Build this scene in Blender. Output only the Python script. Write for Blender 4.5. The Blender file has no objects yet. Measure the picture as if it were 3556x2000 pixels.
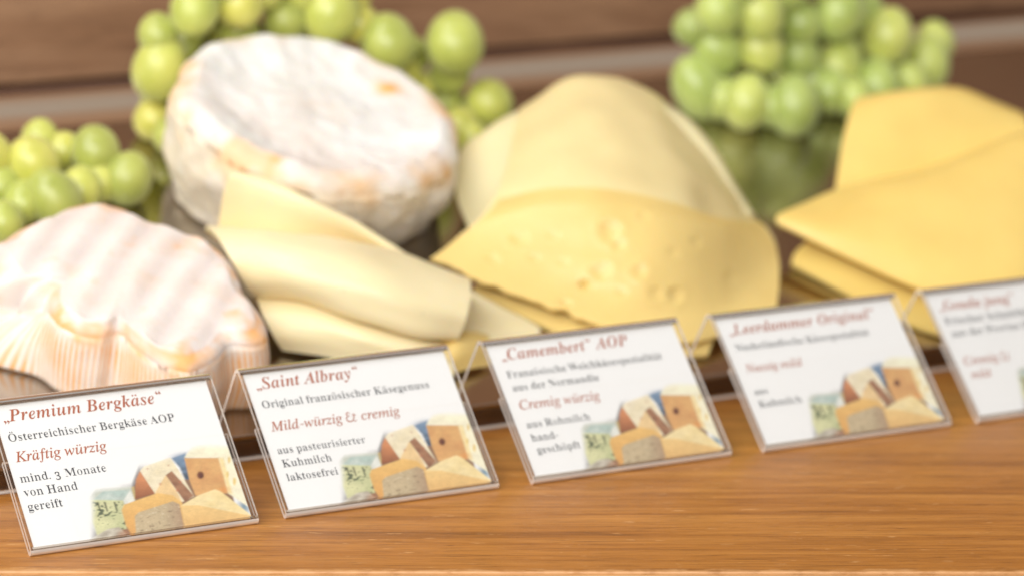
import bpy, math, random
import numpy as np
from mathutils import Matrix, Vector, noise

# ------------------------------------------------------------------ camera, light, exposure
S = 0.0087                                   # the scene is laid out in "units" of 8.7 mm
FPX = 11483.3                                # focal length in pixels of the 3556 px wide photograph
CAM = np.array([-43.5118, -105.5426, 34.8562])
PITCH, YAW = 0.2275, 0.4625
cy_, sy_, cp_, sp_ = math.cos(YAW), math.sin(YAW), math.cos(PITCH), math.sin(PITCH)
FWD = np.array([sy_*cp_, cy_*cp_, -sp_])
RIGHT = np.array([cy_, -sy_, 0.0])
UP = np.cross(RIGHT, FWD)
K = 3556/2576.0

scene = bpy.context.scene
COL = scene.collection
cd = bpy.data.cameras.new('camera')
cam = bpy.data.objects.new('camera', cd)
COL.objects.link(cam)
cam.matrix_world = Matrix(((RIGHT[0], UP[0], -FWD[0], CAM[0]*S), (RIGHT[1], UP[1], -FWD[1], CAM[1]*S),
                           (RIGHT[2], UP[2], -FWD[2], CAM[2]*S), (0, 0, 0, 1)))
cd.sensor_fit = 'HORIZONTAL'
cd.sensor_width = 36.0
cd.lens = FPX/3556*36.0
cd.clip_start = 0.05
cd.clip_end = 50.0
cd.dof.use_dof = True
cd.dof.focus_distance = 115.9*S
cd.dof.aperture_fstop = 7.3
cd.dof.aperture_blades = 0
scene.camera = cam

world = bpy.data.worlds.new('World')
scene.world = world
world.use_nodes = True
wb = world.node_tree.nodes['Background']
wb.inputs[0].default_value = (1.0, 0.97, 0.93, 1)
wb.inputs[1].default_value = 0.46


def area(name, loc, target, sx, sy, power, color):
    l = bpy.data.lights.new(name, 'AREA')
    l.shape = 'RECTANGLE'
    l.size, l.size_y = sx*S, sy*S
    l.energy = power
    l.color = color
    o = bpy.data.objects.new(name, l)
    COL.objects.link(o)
    o.location = Vector(loc)*S
    o.rotation_euler = (Vector(target)-Vector(loc)).to_track_quat('-Z', 'Y').to_euler()
    return o


area('window_light', (-125, -50, 110), (18, 14, 3), 90, 90, 13.0, (1.0, 0.975, 0.94))
area('overhead_light', (-58, 22, 150), (16, 14, 3), 80, 90, 7.0, (1.0, 0.985, 0.96))
area('room_light', (-85, -160, 95), (18, 12, 3), 100, 90, 20.0, (1.0, 0.97, 0.925))

scene.view_settings.view_transform = 'Standard'
scene.view_settings.look = 'None'
scene.view_settings.gamma = 1.0
scene.view_settings.exposure = -0.07
scene.view_settings.use_curve_mapping = False
scene.render.engine = 'CYCLES'
scene.cycles.use_denoising = True
scene.cycles.max_bounces = 12
scene.cycles.transparent_max_bounces = 16
scene.cycles.sample_clamp_indirect = 6.0

# ------------------------------------------------------------------ helpers
rng = random.Random(7)
TILT = math.radians(19)
TV = np.array([0, math.cos(TILT), math.sin(TILT)])          # up the sloping tray
TN = np.array([0, -math.sin(TILT), math.cos(TILT)])         # out of the tray
TO = np.array([0, 7.9, 0.92])                               # front edge of the tray


def ray(px, py):
    return FWD+(px*K-1778)/FPX*RIGHT-(py*K-1000)/FPX*UP


def T(px, py, w=0.0):
    """point at height w over the tray seen at (px, py)"""
    d = ray(px, py)
    s = ((TO+TN*w-CAM) @ TN)/(d @ TN)
    return CAM+s*d


def tray(u, v, w):
    return np.array([u, 0, 0])+TO+TV*v+TN*w


def tray_uvw(P):
    q = np.asarray(P)-TO
    return np.array([q[0], q @ TV, q @ TN])


def project(P):
    d = np.asarray(P)-CAM
    z = d @ FWD
    return (1778+FPX*(d @ RIGHT)/z)/K, (1000-FPX*(d @ UP)/z)/K


def link(o, parent=None):
    COL.objects.link(o)
    if parent is not None:
        o.parent = parent
    return o


def tag(o, label=None, cat=None, group=None, kind=None):
    if label: o['label'] = label
    if cat: o['category'] = cat
    if group: o['group'] = group
    if kind: o['kind'] = kind
    return o


def empty(name, loc=(0, 0, 0), rz=0.0):
    o = bpy.data.objects.new(name, None)
    o.empty_display_size = 0.01
    o.location = Vector(loc)*S
    o.rotation_euler = (0, 0, rz)
    return link(o)


def mk(name, V, F, mats, parent=None, smooth=True, origin=(0, 0, 0), midx=None, cols=None, loc=None):
    """one mesh object; V in units, given relative to world, moved so that `origin` is the object's origin"""
    me = bpy.data.meshes.new(name)
    V = (np.asarray(V, float)-np.asarray(origin, float))*S
    me.from_pydata([tuple(v) for v in V], [], [tuple(int(i) for i in f) for f in F])
    if not isinstance(mats, (list, tuple)): mats = [mats]
    for m in mats: me.materials.append(m)
    if midx is not None: me.polygons.foreach_set('material_index', np.asarray(midx, dtype=np.int32))
    me.polygons.foreach_set('use_smooth', np.full(len(me.polygons), smooth))
    if cols is not None:
        at = me.color_attributes.new('Col', 'FLOAT_COLOR', 'POINT')
        c = np.ones((len(V), 4), np.float32)
        c[:, :3] = cols
        at.data.foreach_set('color', c.ravel())
    me.update()
    o = bpy.data.objects.new(name, me)
    if loc is not None:
        o.location = Vector(loc)*S
    elif parent is None:
        o.location = Vector(origin)*S
    return link(o, parent)


def box(x0, x1, y0, y1, z0, z1):
    V = [(x, y, z) for x in (x0, x1) for y in (y0, y1) for z in (z0, z1)]
    F = [(0, 1, 3, 2), (4, 6, 7, 5), (0, 4, 5, 1), (2, 3, 7, 6), (0, 2, 6, 4), (1, 5, 7, 3)]
    return V, F


def bevel(o, w, seg=3, angle=30):
    b = o.modifiers.new('bevel', 'BEVEL')
    b.width = w*S
    b.segments = seg
    b.limit_method = 'ANGLE'
    b.angle_limit = math.radians(angle)
    return o


def srgb(r, g, b):
    f = lambda c: (c/255/12.92) if c/255 <= 0.04045 else ((c/255+0.055)/1.055)**2.4
    return (f(r), f(g), f(b))


# ------------------------------------------------------------------ materials
def mat(name):
    m = bpy.data.materials.new(name)
    m.use_nodes = True
    nt = m.node_tree
    return m, nt, nt.nodes['Principled BSDF'], nt.nodes, nt.links


def node(nt, typ, **kw):
    n = nt.nodes.new(typ)
    for k, v in kw.items():
        if k in n.inputs: n.inputs[k].default_value = v
        else: setattr(n, k, v)
    return n


def ramp(nt, stops):
    r = nt.nodes.new('ShaderNodeValToRGB')
    el = r.color_ramp.elements
    el[0].position, el[0].color = stops[0][0], (*stops[0][1], 1)
    el[1].position, el[1].color = stops[-1][0], (*stops[-1][1], 1)
    for p, c in stops[1:-1]:
        e = el.new(p)
        e.color = (*c, 1)
    return r


def coords(nt, scale, kind='Object', rot=(0, 0, 0)):
    tc = nt.nodes.new('ShaderNodeTexCoord')
    mp = nt.nodes.new('ShaderNodeMapping')
    mp.inputs['Scale'].default_value = scale
    mp.inputs['Rotation'].default_value = rot
    nt.links.new(tc.outputs[kind], mp.inputs['Vector'])
    return mp


def mixc(nt, a, b, fac, mode='MIX'):
    m = nt.nodes.new('ShaderNodeMix')
    m.data_type = 'RGBA'
    m.blend_type = mode
    for sock, v in ((m.inputs[0], fac), (m.inputs[6], a), (m.inputs[7], b)):
        if hasattr(v, 'is_output'): nt.links.new(v, sock)
        elif isinstance(v, (int, float)): sock.default_value = v
        else: sock.default_value = (*v, 1)
    return m.outputs[2]


def wood(name, dark, mid, light, rough, streak=1.0, coat=0.0, scratches=False, grain=1.0):
    m, nt, p, N, L = mat(name)
    g = 1/S
    c1 = coords(nt, (0.05*g, 1.3*g*grain, 1.3*g*grain))
    n1 = node(nt, 'ShaderNodeTexNoise', Scale=1.0, Detail=6.0, Roughness=0.62, Distortion=0.6)
    L.new(c1.outputs[0], n1.inputs['Vector'])
    c2 = coords(nt, (0.40*g, 10.0*g*grain, 10.0*g*grain))
    n2 = node(nt, 'ShaderNodeTexNoise', Scale=1.0, Detail=5.0, Roughness=0.7, Distortion=0.25)
    L.new(c2.outputs[0], n2.inputs['Vector'])
    r1 = ramp(nt, [(0.30, dark), (0.47, mid), (0.68, light)])
    L.new(n1.outputs['Fac'], r1.inputs[0])
    r2 = ramp(nt, [(0.32, (0.40, 0.35, 0.30)), (0.46, (0.88, 0.87, 0.86)), (0.70, (1.18, 1.18, 1.17))])
    L.new(n2.outputs['Fac'], r2.inputs[0])
    col = mixc(nt, r1.outputs[0], r2.outputs[0], 0.75*streak, 'MULTIPLY')
    # dark growth lines
    c3 = coords(nt, (0.03*g, 2.6*g*grain, 2.6*g*grain))
    n3 = node(nt, 'ShaderNodeTexNoise', Scale=1.0, Detail=4.0, Roughness=0.55, Distortion=0.8)
    L.new(c3.outputs[0], n3.inputs['Vector'])
    r3 = ramp(nt, [(0.488, (1, 1, 1)), (0.50, (0.34, 0.28, 0.22)), (0.508, (1, 1, 1))])
    L.new(n3.outputs['Fac'], r3.inputs[0])
    col = mixc(nt, col, r3.outputs[0], 0.7*streak, 'MULTIPLY')
    # short dark pores
    c4 = coords(nt, (0.9*g, 13.0*g*grain, 13.0*g*grain))
    n4 = node(nt, 'ShaderNodeTexNoise', Scale=1.0, Detail=2.0, Roughness=0.5)
    L.new(c4.outputs[0], n4.inputs['Vector'])
    r4 = ramp(nt, [(0.27, (0.4, 0.36, 0.33)), (0.36, (1, 1, 1)), (1.0, (1, 1, 1))])
    L.new(n4.outputs['Fac'], r4.inputs[0])
    col = mixc(nt, col, r4.outputs[0], 0.8*streak, 'MULTIPLY')
    if scratches:
        c5 = coords(nt, (0.7*g, 4.2*g, 4.2*g), rot=(0, 0, 0.22))
        n5 = node(nt, 'ShaderNodeTexNoise', Scale=1.0, Detail=3.0, Roughness=0.6)
        L.new(c5.outputs[0], n5.inputs['Vector'])
        r5 = ramp(nt, [(0.655, (0, 0, 0)), (0.70, (1, 1, 1)), (1.0, (1, 1, 1))])
        L.new(n5.outputs['Fac'], r5.inputs[0])
        col = mixc(nt, col, srgb(222, 175, 120), mixc(nt, (0, 0, 0), r5.outputs[0], 0.6))
    if scratches:
        # the front edge of the top is worn down to raw wood along an uneven line
        tc = nt.nodes.new('ShaderNodeTexCoord')
        sx = nt.nodes.new('ShaderNodeSeparateXYZ')
        L.new(tc.outputs['Object'], sx.inputs[0])
        c6 = coords(nt, (0.9*g, 2.5*g, 2.5*g))
        n6 = node(nt, 'ShaderNodeTexNoise', Scale=1.0, Detail=6.0, Roughness=0.7)
        L.new(c6.outputs[0], n6.inputs['Vector'])
        m1 = node(nt, 'ShaderNodeMath', operation='MULTIPLY_ADD')
        m1.inputs[1].default_value = -g/1.3
        L.new(sx.outputs[1], m1.inputs[0]); L.new(n6.outputs['Fac'], m1.inputs[2])
        r6 = ramp(nt, [(0.26, (0, 0, 0)), (0.50, (1, 1, 1)), (1.0, (1, 1, 1))])
        L.new(m1.outputs[0], r6.inputs[0])
        col = mixc(nt, col, srgb(214, 164, 112), mixc(nt, (0, 0, 0), r6.outputs[0], 0.8))
    L.new(col, p.inputs['Base Color'])
    p.inputs['Roughness'].default_value = rough
    p.inputs['Coat Weight'].default_value = coat
    p.inputs['Coat Roughness'].default_value = 0.18
    b = node(nt, 'ShaderNodeBump', Strength=0.12, Distance=0.0006)
    L.new(n2.outputs['Fac'], b.inputs['Height'])
    L.new(b.outputs[0], p.inputs['Normal'])
    return m


M_TABLE = wood('teak_table_wood', srgb(140, 88, 34), srgb(172, 112, 46), srgb(194, 134, 64), 0.34, coat=0.25, scratches=True)
M_EDGE = wood('worn_table_edge_wood', srgb(176, 120, 66), srgb(205, 152, 96), srgb(226, 182, 130), 0.6, grain=1.5)
M_WALL = wood('brown_wall_wood', srgb(132, 94, 66), srgb(156, 116, 86), srgb(176, 136, 104), 0.6, streak=0.6, grain=0.35)
M_STAND = wood('dark_stand_wood', srgb(44, 25, 14), srgb(58, 34, 20), srgb(76, 48, 32), 0.35, streak=0.5)

M_TRAY, nt, p, N, L = mat('polished_tray_steel')
p.inputs['Base Color'].default_value = (0.47, 0.43, 0.39, 1)
p.inputs['Metallic'].default_value = 1.0
p.inputs['Roughness'].default_value = 0.13
c = coords(nt, (1/S*.25,)*3)
n = node(nt, 'ShaderNodeTexNoise', Scale=1.0, Detail=4.0)
L.new(c.outputs[0], n.inputs['Vector'])
r = ramp(nt, [(0.3, (0.08,)*3), (0.7, (0.24,)*3)])
L.new(n.outputs['Fac'], r.inputs[0])
L.new(r.outputs[0], p.inputs['Roughness'])

M_STRIP, nt, p, N, L = mat('pale_metal_strip')
p.inputs['Base Color'].default_value = (0.80, 0.78, 0.75, 1)
p.inputs['Metallic'].default_value = 0.5
p.inputs['Roughness'].default_value = 0.4

M_PAPER, nt, p, N, L = mat('white_paper')
p.inputs['Base Color'].default_value = (0.84, 0.84, 0.835, 1)
p.inputs['Roughness'].default_value = 0.6


def ink(name, c):
    m, nt, p, N, L = mat(name)
    p.inputs['Base Color'].default_value = (*c, 1)
    p.inputs['Roughness'].default_value = 0.6
    return m


M_RED = ink('red_brown_ink', srgb(172, 92, 60))
M_BLACK = ink('black_ink', srgb(64, 66, 72))

M_PRINT, nt, p, N, L = mat('printed_picture')
a = node(nt, 'ShaderNodeVertexColor', layer_name='Col')
L.new(a.outputs[0], p.inputs['Base Color'])
p.inputs['Roughness'].default_value = 0.5

# clear acrylic: sheet faces let light straight through and mirror a little; cut edges are frosted; bends refract under a brown tint
M_CLEAR, nt, p, N, L = mat('clear_acrylic')
N.remove(p)
tr = node(nt, 'ShaderNodeBsdfTransparent')
tr.inputs[0].default_value = (0.985, 0.985, 0.985, 1)
gl = node(nt, 'ShaderNodeBsdfGlossy')
gl.inputs['Roughness'].default_value = 0.02
lw = node(nt, 'ShaderNodeLayerWeight', Blend=0.5)
pw = node(nt, 'ShaderNodeMath', operation='POWER'); pw.inputs[1].default_value = 5.0
L.new(lw.outputs['Facing'], pw.inputs[0])
fr = node(nt, 'ShaderNodeMath', operation='MULTIPLY_ADD'); fr.inputs[1].default_value = 0.9; fr.inputs[2].default_value = 0.035
L.new(pw.outputs[0], fr.inputs[0])
mx = node(nt, 'ShaderNodeMixShader')
L.new(fr.outputs[0], mx.inputs[0]); L.new(tr.outputs[0], mx.inputs[1]); L.new(gl.outputs[0], mx.inputs[2])
L.new(mx.outputs[0], N['Material Output'].inputs[0])

M_CUT, nt, p, N, L = mat('acrylic_cut_edge')
p.inputs['Base Color'].default_value = (0.82, 0.78, 0.74, 1)
p.inputs['Roughness'].default_value = 0.25
p.inputs['Transmission Weight'].default_value = 0.4
p.inputs['IOR'].default_value = 1.49

M_BEND, nt, p, N, L = mat('acrylic_bend')
p.inputs['Base Color'].default_value = (0.40, 0.32, 0.25, 1)  # dark reflection of the wall tinted into the clear sheet
p.inputs['Roughness'].default_value = 0.04
p.inputs['Transmission Weight'].default_value = 0.92
p.inputs['IOR'].default_value = 1.49


def cheese_mat(name, base, sss=0.22, rough=0.38, var=0.06, vcol=False, bump=0.0, bscale=3.0, holes=0.0):
    m, nt, p, N, L = mat(name)
    if vcol:
        a = node(nt, 'ShaderNodeVertexColor', layer_name='Col')
        src = a.outputs[0]
    else:
        src = base
    c = coords(nt, (0.28/S,)*3)
    n = node(nt, 'ShaderNodeTexNoise', Scale=1.0, Detail=3.0, Roughness=0.5)
    L.new(c.outputs[0], n.inputs['Vector'])
    r = ramp(nt, [(0.3, (1-var, 1-var*1.2, 1-var*1.8)), (0.7, (1+var*.5,)*3)])
    L.new(n.outputs['Fac'], r.inputs[0])
    col = mixc(nt, src, r.outputs[0], 1.0, 'MULTIPLY')
    if holes:
        c2 = coords(nt, (1.1/S,)*3)
        v = node(nt, 'ShaderNodeTexVoronoi', Scale=1.0)
        L.new(c2.outputs[0], v.inputs['Vector'])
        r2 = ramp(nt, [(0.05, (1, 1, 1)), (0.075, (0, 0, 0)), (1.0, (0, 0, 0))])
        L.new(v.outputs['Distance'], r2.inputs[0])
        col = mixc(nt, col, tuple(x*.72 for x in base), mixc(nt, (0, 0, 0), r2.outputs[0], holes))
    L.new(col, p.inputs['Base Color'])
    p.inputs['Roughness'].default_value = rough
    p.inputs['Subsurface Weight'].default_value = sss
    p.inputs['Subsurface Radius'].default_value = (1.0, 0.62, 0.25)
    p.inputs['Subsurface Scale'].default_value = 0.5*S
    if bump:
        c3 = coords(nt, (bscale/S,)*3)
        n3 = node(nt, 'ShaderNodeTexNoise', Scale=1.0, Detail=6.0, Roughness=0.65)
        L.new(c3.outputs[0], n3.inputs['Vector'])
        b = node(nt, 'ShaderNodeBump', Strength=bump, Distance=0.12*S)
        L.new(n3.outputs['Fac'], b.inputs['Height'])
        L.new(b.outputs[0], p.inputs['Normal'])
    return m


M_BERG = cheese_mat('pale_hard_cheese', (0.92, 0.775, 0.495), sss=0.4, holes=0.6)
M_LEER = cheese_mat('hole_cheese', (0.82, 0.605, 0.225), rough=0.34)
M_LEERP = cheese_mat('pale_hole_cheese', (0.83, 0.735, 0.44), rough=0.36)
M_LEER_LIT = cheese_mat('lit_hole_cheese', (0.84, 0.69, 0.36), rough=0.33)  # lighter copy of the hole cheese: light on the mound's top put into colour
M_GOUDA = cheese_mat('deep_yellow_cheese', (0.86, 0.625, 0.195), rough=0.34)
M_RIND = cheese_mat('white_mould_rind', None, sss=0.12, rough=0.75, var=0.05, vcol=True, bump=0.35, bscale=2.2)
M_FLOWER = cheese_mat('ribbed_washed_rind', None, sss=0.12, rough=0.7, var=0.04, vcol=True, bump=0.25, bscale=5.0)


def grape_mat(name, base):
    m, nt, p, N, L = mat(name)
    oi = node(nt, 'ShaderNodeObjectInfo')
    r = ramp(nt, [(0.0, tuple(x*.78 for x in base)), (0.5, base), (1.0, (base[0]*1.32, base[1]*1.14, base[2]*1.15))])
    L.new(oi.outputs['Random'], r.inputs[0])
    c = coords(nt, (0.8/S,)*3)
    n = node(nt, 'ShaderNodeTexNoise', Scale=1.0, Detail=4.0)
    L.new(c.outputs[0], n.inputs['Vector'])
    r2 = ramp(nt, [(0.35, (0.86, 0.88, 0.8)), (0.7, (1.12, 1.1, 1.2))])
    L.new(n.outputs['Fac'], r2.inputs[0])
    L.new(mixc(nt, r.outputs[0], r2.outputs[0], 1.0, 'MULTIPLY'), p.inputs['Base Color'])
    r3 = ramp(nt, [(0.3, (0.24,)*3), (0.7, (0.46,)*3)])
    L.new(n.outputs['Fac'], r3.inputs[0])
    L.new(r3.outputs[0], p.inputs['Roughness'])
    p.inputs['Subsurface Weight'].default_value = 0.55
    p.inputs['Specular IOR Level'].default_value = 0.8
    p.inputs['Sheen Weight'].default_value = 0.3
    p.inputs['Sheen Roughness'].default_value = 0.6
    p.inputs['Sheen Tint'].default_value = (0.85, 0.9, 0.8, 1)
    p.inputs['Subsurface Radius'].default_value = (0.8, 1.0, 0.25)
    p.inputs['Subsurface Scale'].default_value = 0.5*S
    return m


M_GRAPE = grape_mat('green_grape_skin', (0.53, 0.585, 0.115))
M_GRAPER = grape_mat('fresh_green_grape_skin', (0.50, 0.61, 0.15))
M_STEM, nt, p, N, L = mat('grape_stem')
p.inputs['Base Color'].default_value = (*srgb(104, 104, 44), 1)
p.inputs['Roughness'].default_value = 0.6

# ------------------------------------------------------------------ table, wall, stand, tray
e0, e1 = np.array([-10.2, -1.8]), np.array([18.8, -16.3])    # front edge of the table top
ed = (e1-e0)/np.linalg.norm(e1-e0)
ang = math.atan2(ed[1], ed[0])


def tbl(name, V, F, m, loc, parent=None, bev=0.0):
    o = mk(name, V, F, m, parent=parent, smooth=True)
    if parent is None:
        o.location = Vector(loc)*S
        o.rotation_euler = (0, 0, ang)
    if bev: bevel(o, bev, 4)
    return o


mid = (e0+e1)/2
V, F = box(-110, 120, 0.04, 130, -2.4, 0.0)
table = tbl('table', V, F, M_TABLE, (mid[0], mid[1], 0), bev=0.06)
tag(table, 'orange brown varnished wood table with a scratched grain and worn front edge', 'table')
V, F = box(-110, 120, -0.75, 0.038, -2.41, -0.06)
tbl('edge_strip', V, F, M_EDGE, (0, 0, 0), parent=table, bev=0.22)

# brown plank wall behind: boards one above the other with a darker band at the bottom
WY = 38.0


def wall_z(px, py):
    d = ray(px, py)
    return (CAM+d*((WY-CAM[1])/d[1]))[2]


zb = wall_z(110, 213)
wall = empty('back_wall', (40, WY, 0))
tag(wall, 'brown wooden plank wall behind the tray and the grapes', 'wall')
V, F = box(-70, 190, 0.9, 3.0, -2.4, 110)
mk('backing', V, F, M_STAND, parent=wall)
z = zb
hs = [34, 36, 30]
for k, h in enumerate(hs):
    V, F = box(-70, 190, 0.0, 0.88, z+0.10, z+h-0.10)
    bevel(mk('plank', V, F, M_WALL, parent=wall), 0.12, 3)
    z += h
M_BAND = wood('dark_brown_band', srgb(78, 48, 30), srgb(96, 62, 40), srgb(112, 76, 52), 0.6, streak=0.5, grain=0.4)  # darker brown than the planks, for the band below the lowest one
V, F = box(-70, 190, 0.30, 0.88, 0.0, zb-0.02)
mk('dark_band', V, F, M_BAND, parent=wall)

# sloping stand under the tray: a wedge with a dark front face, pale strip along its foot
TL, TR_, TD = -24.0, 74.0, 26.8
yb, zt = 7.9+TD*math.cos(TILT), 0.92+TD*math.sin(TILT)
prof = [(7.98, 0.004), (7.98, 0.66), (yb-0.4, zt-0.42), (yb-0.4, 0.004)]
V = [(x, y, zz) for x in (TL+.2, TR_-.2) for (y, zz) in prof]
F = [(0, 1, 2, 3), (7, 6, 5, 4)]+[(i, (i+4), (i+1) % 4+4, (i+1) % 4) for i in range(4)]
stand = bevel(mk('tray_stand', V, F, M_STAND, smooth=False, origin=(30, 7.95, 0)), 0.06, 2)
tag(stand, 'dark brown wooden wedge stand that tilts the steel tray', 'stand')

# tray: thin polished plate with a turned-up rim at back and sides
tr_o = tray(20, 0, 0)


def tray_part(name, uvw, F, m, parent, bev=0.0):
    V = [tray(*q)-tr_o for q in uvw]
    o = mk(name, V, F, m, parent=parent, smooth=False)
    if bev: bevel(o, bev, 4)
    return o


tr_e = empty('serving_tray', tr_o)
tag(tr_e, 'long polished steel serving tray sloping up under the cheeses and grapes', 'tray')
V, F = box(TL, TR_, 0, TD, -0.22, 0.0)
tray_part('plate', V, F, M_TRAY, tr_e, 0.05)
prof = [(TD-2.0, .004), (TD-1.5, .05), (TD-.9, .26), (TD-.3, .52), (TD-.05, .58), (TD+.12, .52), (TD+.2, .38), (TD+.15, -.2), (TD-.05, -.25)]
nP = len(prof)
V = [(x, v, w) for x in (TL, TR_) for (v, w) in prof]
F = [(i, i+1, i+1+nP, i+nP) for i in range(nP-1)]
M_RIM, nt, p, N, L = mat('brushed_rim_steel')
p.inputs['Base Color'].default_value = (0.82, 0.73, 0.60, 1)
p.inputs['Metallic'].default_value = 1.0
p.inputs['Roughness'].default_value = 0.28
o = tray_part('back_rim', V, F, M_RIM, tr_e)
o.data.polygons.foreach_set('use_smooth', [True]*len(o.data.polygons))

# ------------------------------------------------------------------ cheese slices
def catmull(P, n):
    """P: (m, ...) control points -> dense samples along the first axis"""
    P = np.asarray(P, float)
    m = len(P)
    ext = np.concatenate([[2*P[0]-P[1]], P, [2*P[-1]-P[-2]]])
    out = []
    for i in range(m-1):
        p0, p1, p2, p3 = ext[i:i+4]
        for k in range(n):
            t = k/n
            out.append(0.5*((2*p1)+(-p0+p2)*t+(2*p0-5*p1+4*p2-p3)*t*t+(-p0+3*p1-3*p2+p3)*t**3))
    out.append(P[-1])
    return np.array(out)


def sheet(name, rows, m, label, group, thick=0.19, nsub=8, dents=(), wave=0.035, seed=0, ragged=0.0):
    """a soft cheese slice: a smooth sheet through traced points at given heights over the tray"""
    ctrl = np.array([[T(*q) for q in r] for r in rows])
    G = catmull(ctrl, nsub)
    G = np.swapaxes(catmull(np.swapaxes(G, 0, 1), nsub), 0, 1)
    R, C = G.shape[:2]
    du = np.gradient(G, axis=1)
    dv = np.gradient(G, axis=0)
    nrm = np.cross(du, dv)
    nrm /= np.linalg.norm(nrm, axis=2, keepdims=True)+1e-9
    if np.mean(nrm @ (CAM-G[R//2, C//2])) < 0: nrm = -nrm
    if ragged:
        for j in range(C):
            a_ = ragged*(noise.noise(Vector((j*0.33, seed, 0)))+max(0, noise.noise(Vector((j*0.11, seed+4, 0)))))
            for i in range(4): G[i, j] = G[i, j]+dv[0, j]/np.linalg.norm(dv[0, j])*a_*(1-i/4)
    off = np.zeros((R, C))
    for i in range(R):
        for j in range(C):
            off[i, j] = wave*noise.noise(Vector(G[i, j]*0.55)+Vector((seed*7.3, 0, 0)))*2
    for (px, py, w, rad, depth, ring) in dents:
        q = T(px, py, w)
        # nearest surface point under that spot
        k = np.unravel_index(np.argmin(sum((a-b)**2 for a, b in zip(project_grid(G), (px, py)))), (R, C))
        dd = np.linalg.norm(G-G[k], axis=2)/rad
        dd = dd*(1+0.4*np.array([[noise.noise(Vector(G[i, j]*1.9)+Vector((px, 0, 0))) for j in range(C)] for i in range(R)]))
        off += -depth*np.exp(-dd**4)+ring*np.exp(-((dd-1.15)/0.35)**2)
    top = G+nrm*(thick/2+off)[..., None]
    bot = G+nrm*(-thick/2+off)[..., None]
    # keep everything on the tray
    for A in (top, bot):
        w = (A-TO) @ TN
        low = np.maximum(0.02-w, 0)
        A += low[..., None]*TN
    V = np.concatenate([top.reshape(-1, 3), bot.reshape(-1, 3)])
    nT = R*C
    F = []
    for i in range(R-1):
        for j in range(C-1):
            a = i*C+j
            F.append((a, a+1, a+C+1, a+C))
            F.append((nT+a, nT+a+C, nT+a+C+1, nT+a+1))
    bd = [(0, j) for j in range(C)]+[(i, C-1) for i in range(1, R)]+[(R-1, j) for j in range(C-2, -1, -1)]+[(i, 0) for i in range(R-2, 0, -1)]
    ids = [i*C+j for i, j in bd]
    for a, b in zip(ids, ids[1:]+ids[:1]): F.append((a, nT+a, nT+b, b))
    o = mk(name, V, F, m, origin=T(*rows[0][len(rows[0])//2][:2], 0))
    s_ = o.modifiers.new('edge', 'EDGE_SPLIT')
    s_.split_angle = math.radians(60)
    tag(o, label, 'cheese slice', group)
    return o


def project_grid(G):
    d = G-CAM
    z = d @ FWD
    return (1778+FPX*(d @ RIGHT)/z)/K, (1000-FPX*(d @ UP)/z)/K


GB, GL, GG = 'pale cheese slices rolled beside the flower cheese', 'slices of hole cheese folded in a mound', 'deep yellow cheese slices folded at the right'
# pale rolled slices
sheet('cheese_slice', [
    [(545, 600, 1.7), (650, 610, 1.9), (770, 622, 2.0), (890, 640, 1.9), (1000, 662, 1.6)],
    [(556, 530, 3.0), (655, 545, 3.1), (772, 572, 3.0), (888, 605, 2.6), (1004, 652, 2.0)],
    [(566, 472, 4.1), (664, 492, 4.1), (770, 532, 3.8), (889, 580, 3.2), (1008, 645, 2.4)],
    [(580, 438, 4.7), (672, 456, 4.6), (774, 505, 4.2), (892, 562, 3.5), (1014, 640, 2.5)],
    [(590, 440, 4.4), (680, 460, 4.3), (782, 509, 3.9), (900, 566, 3.1), (1018, 645, 2.1)]],
    M_BERG, 'pale slice lying against the white round cheese, topmost of the rolled pile', GB, seed=1)
sheet('cheese_slice', [
    [(540, 600, 1.2), (715, 630, 1.5), (890, 650, 1.5), (1030, 685, 1.3), (1180, 735, 1.0)],
    [(518, 580, 2.1), (702, 598, 2.5), (882, 620, 2.6), (1016, 652, 2.4), (1180, 716, 1.9)],
    [(522, 573, 2.7), (702, 590, 3.2), (880, 612, 3.3), (1015, 646, 3.0), (1181, 710, 2.4)],
    [(545, 597, 3.0), (714, 618, 3.6), (886, 648, 3.7), (1022, 686, 3.3), (1183, 740, 2.6)],
    [(578, 648, 2.8), (730, 665, 3.4), (894, 704, 3.4), (1032, 747, 3.0), (1174, 790, 2.3)],
    [(612, 703, 2.2), (746, 716, 2.8), (901, 759, 2.7), (1042, 802, 2.3), (1162, 826, 1.8)],
    [(636, 738, 1.5), (760, 750, 2.0), (906, 799, 2.0), (1046, 840, 1.7), (1152, 849, 1.4)],
    [(648, 742, 1.0), (768, 752, 1.4), (912, 802, 1.4), (1050, 842, 1.2), (1154, 852, 1.0)]],
    M_BERG, 'pale slice folded into a thick roll with a cut end towards the middle card', GB, seed=2)
sheet('cheese_slice', [
    [(672, 745, 0.5), (786, 772, 0.7), (922, 825, 0.6), (1040, 860, 0.5), (1130, 875, 0.4)],
    [(640, 735, 0.9), (770, 752, 1.2), (910, 805, 1.1), (1036, 846, 0.9), (1130, 866, 0.6)],
    [(646, 755, 1.25), (774, 768, 1.6), (911, 818, 1.5), (1034, 856, 1.2), (1132, 876, 0.8)],
    [(662, 795, 1.2), (782, 803, 1.55), (911, 846, 1.45), (1030, 877, 1.15), (1135, 895, 0.75)],
    [(688, 843, 0.75), (792, 850, 1.0), (906, 877, 0.95), (1020, 903, 0.8), (1140, 920, 0.5)],
    [(712, 878, 0.2), (800, 890, 0.3), (905, 912, 0.3), (1015, 935, 0.25), (1140, 952, 0.2)]],
    M_BERG, 'pale slice curled lowest in the rolled pile, just behind the second card', GB, seed=3)
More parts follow.
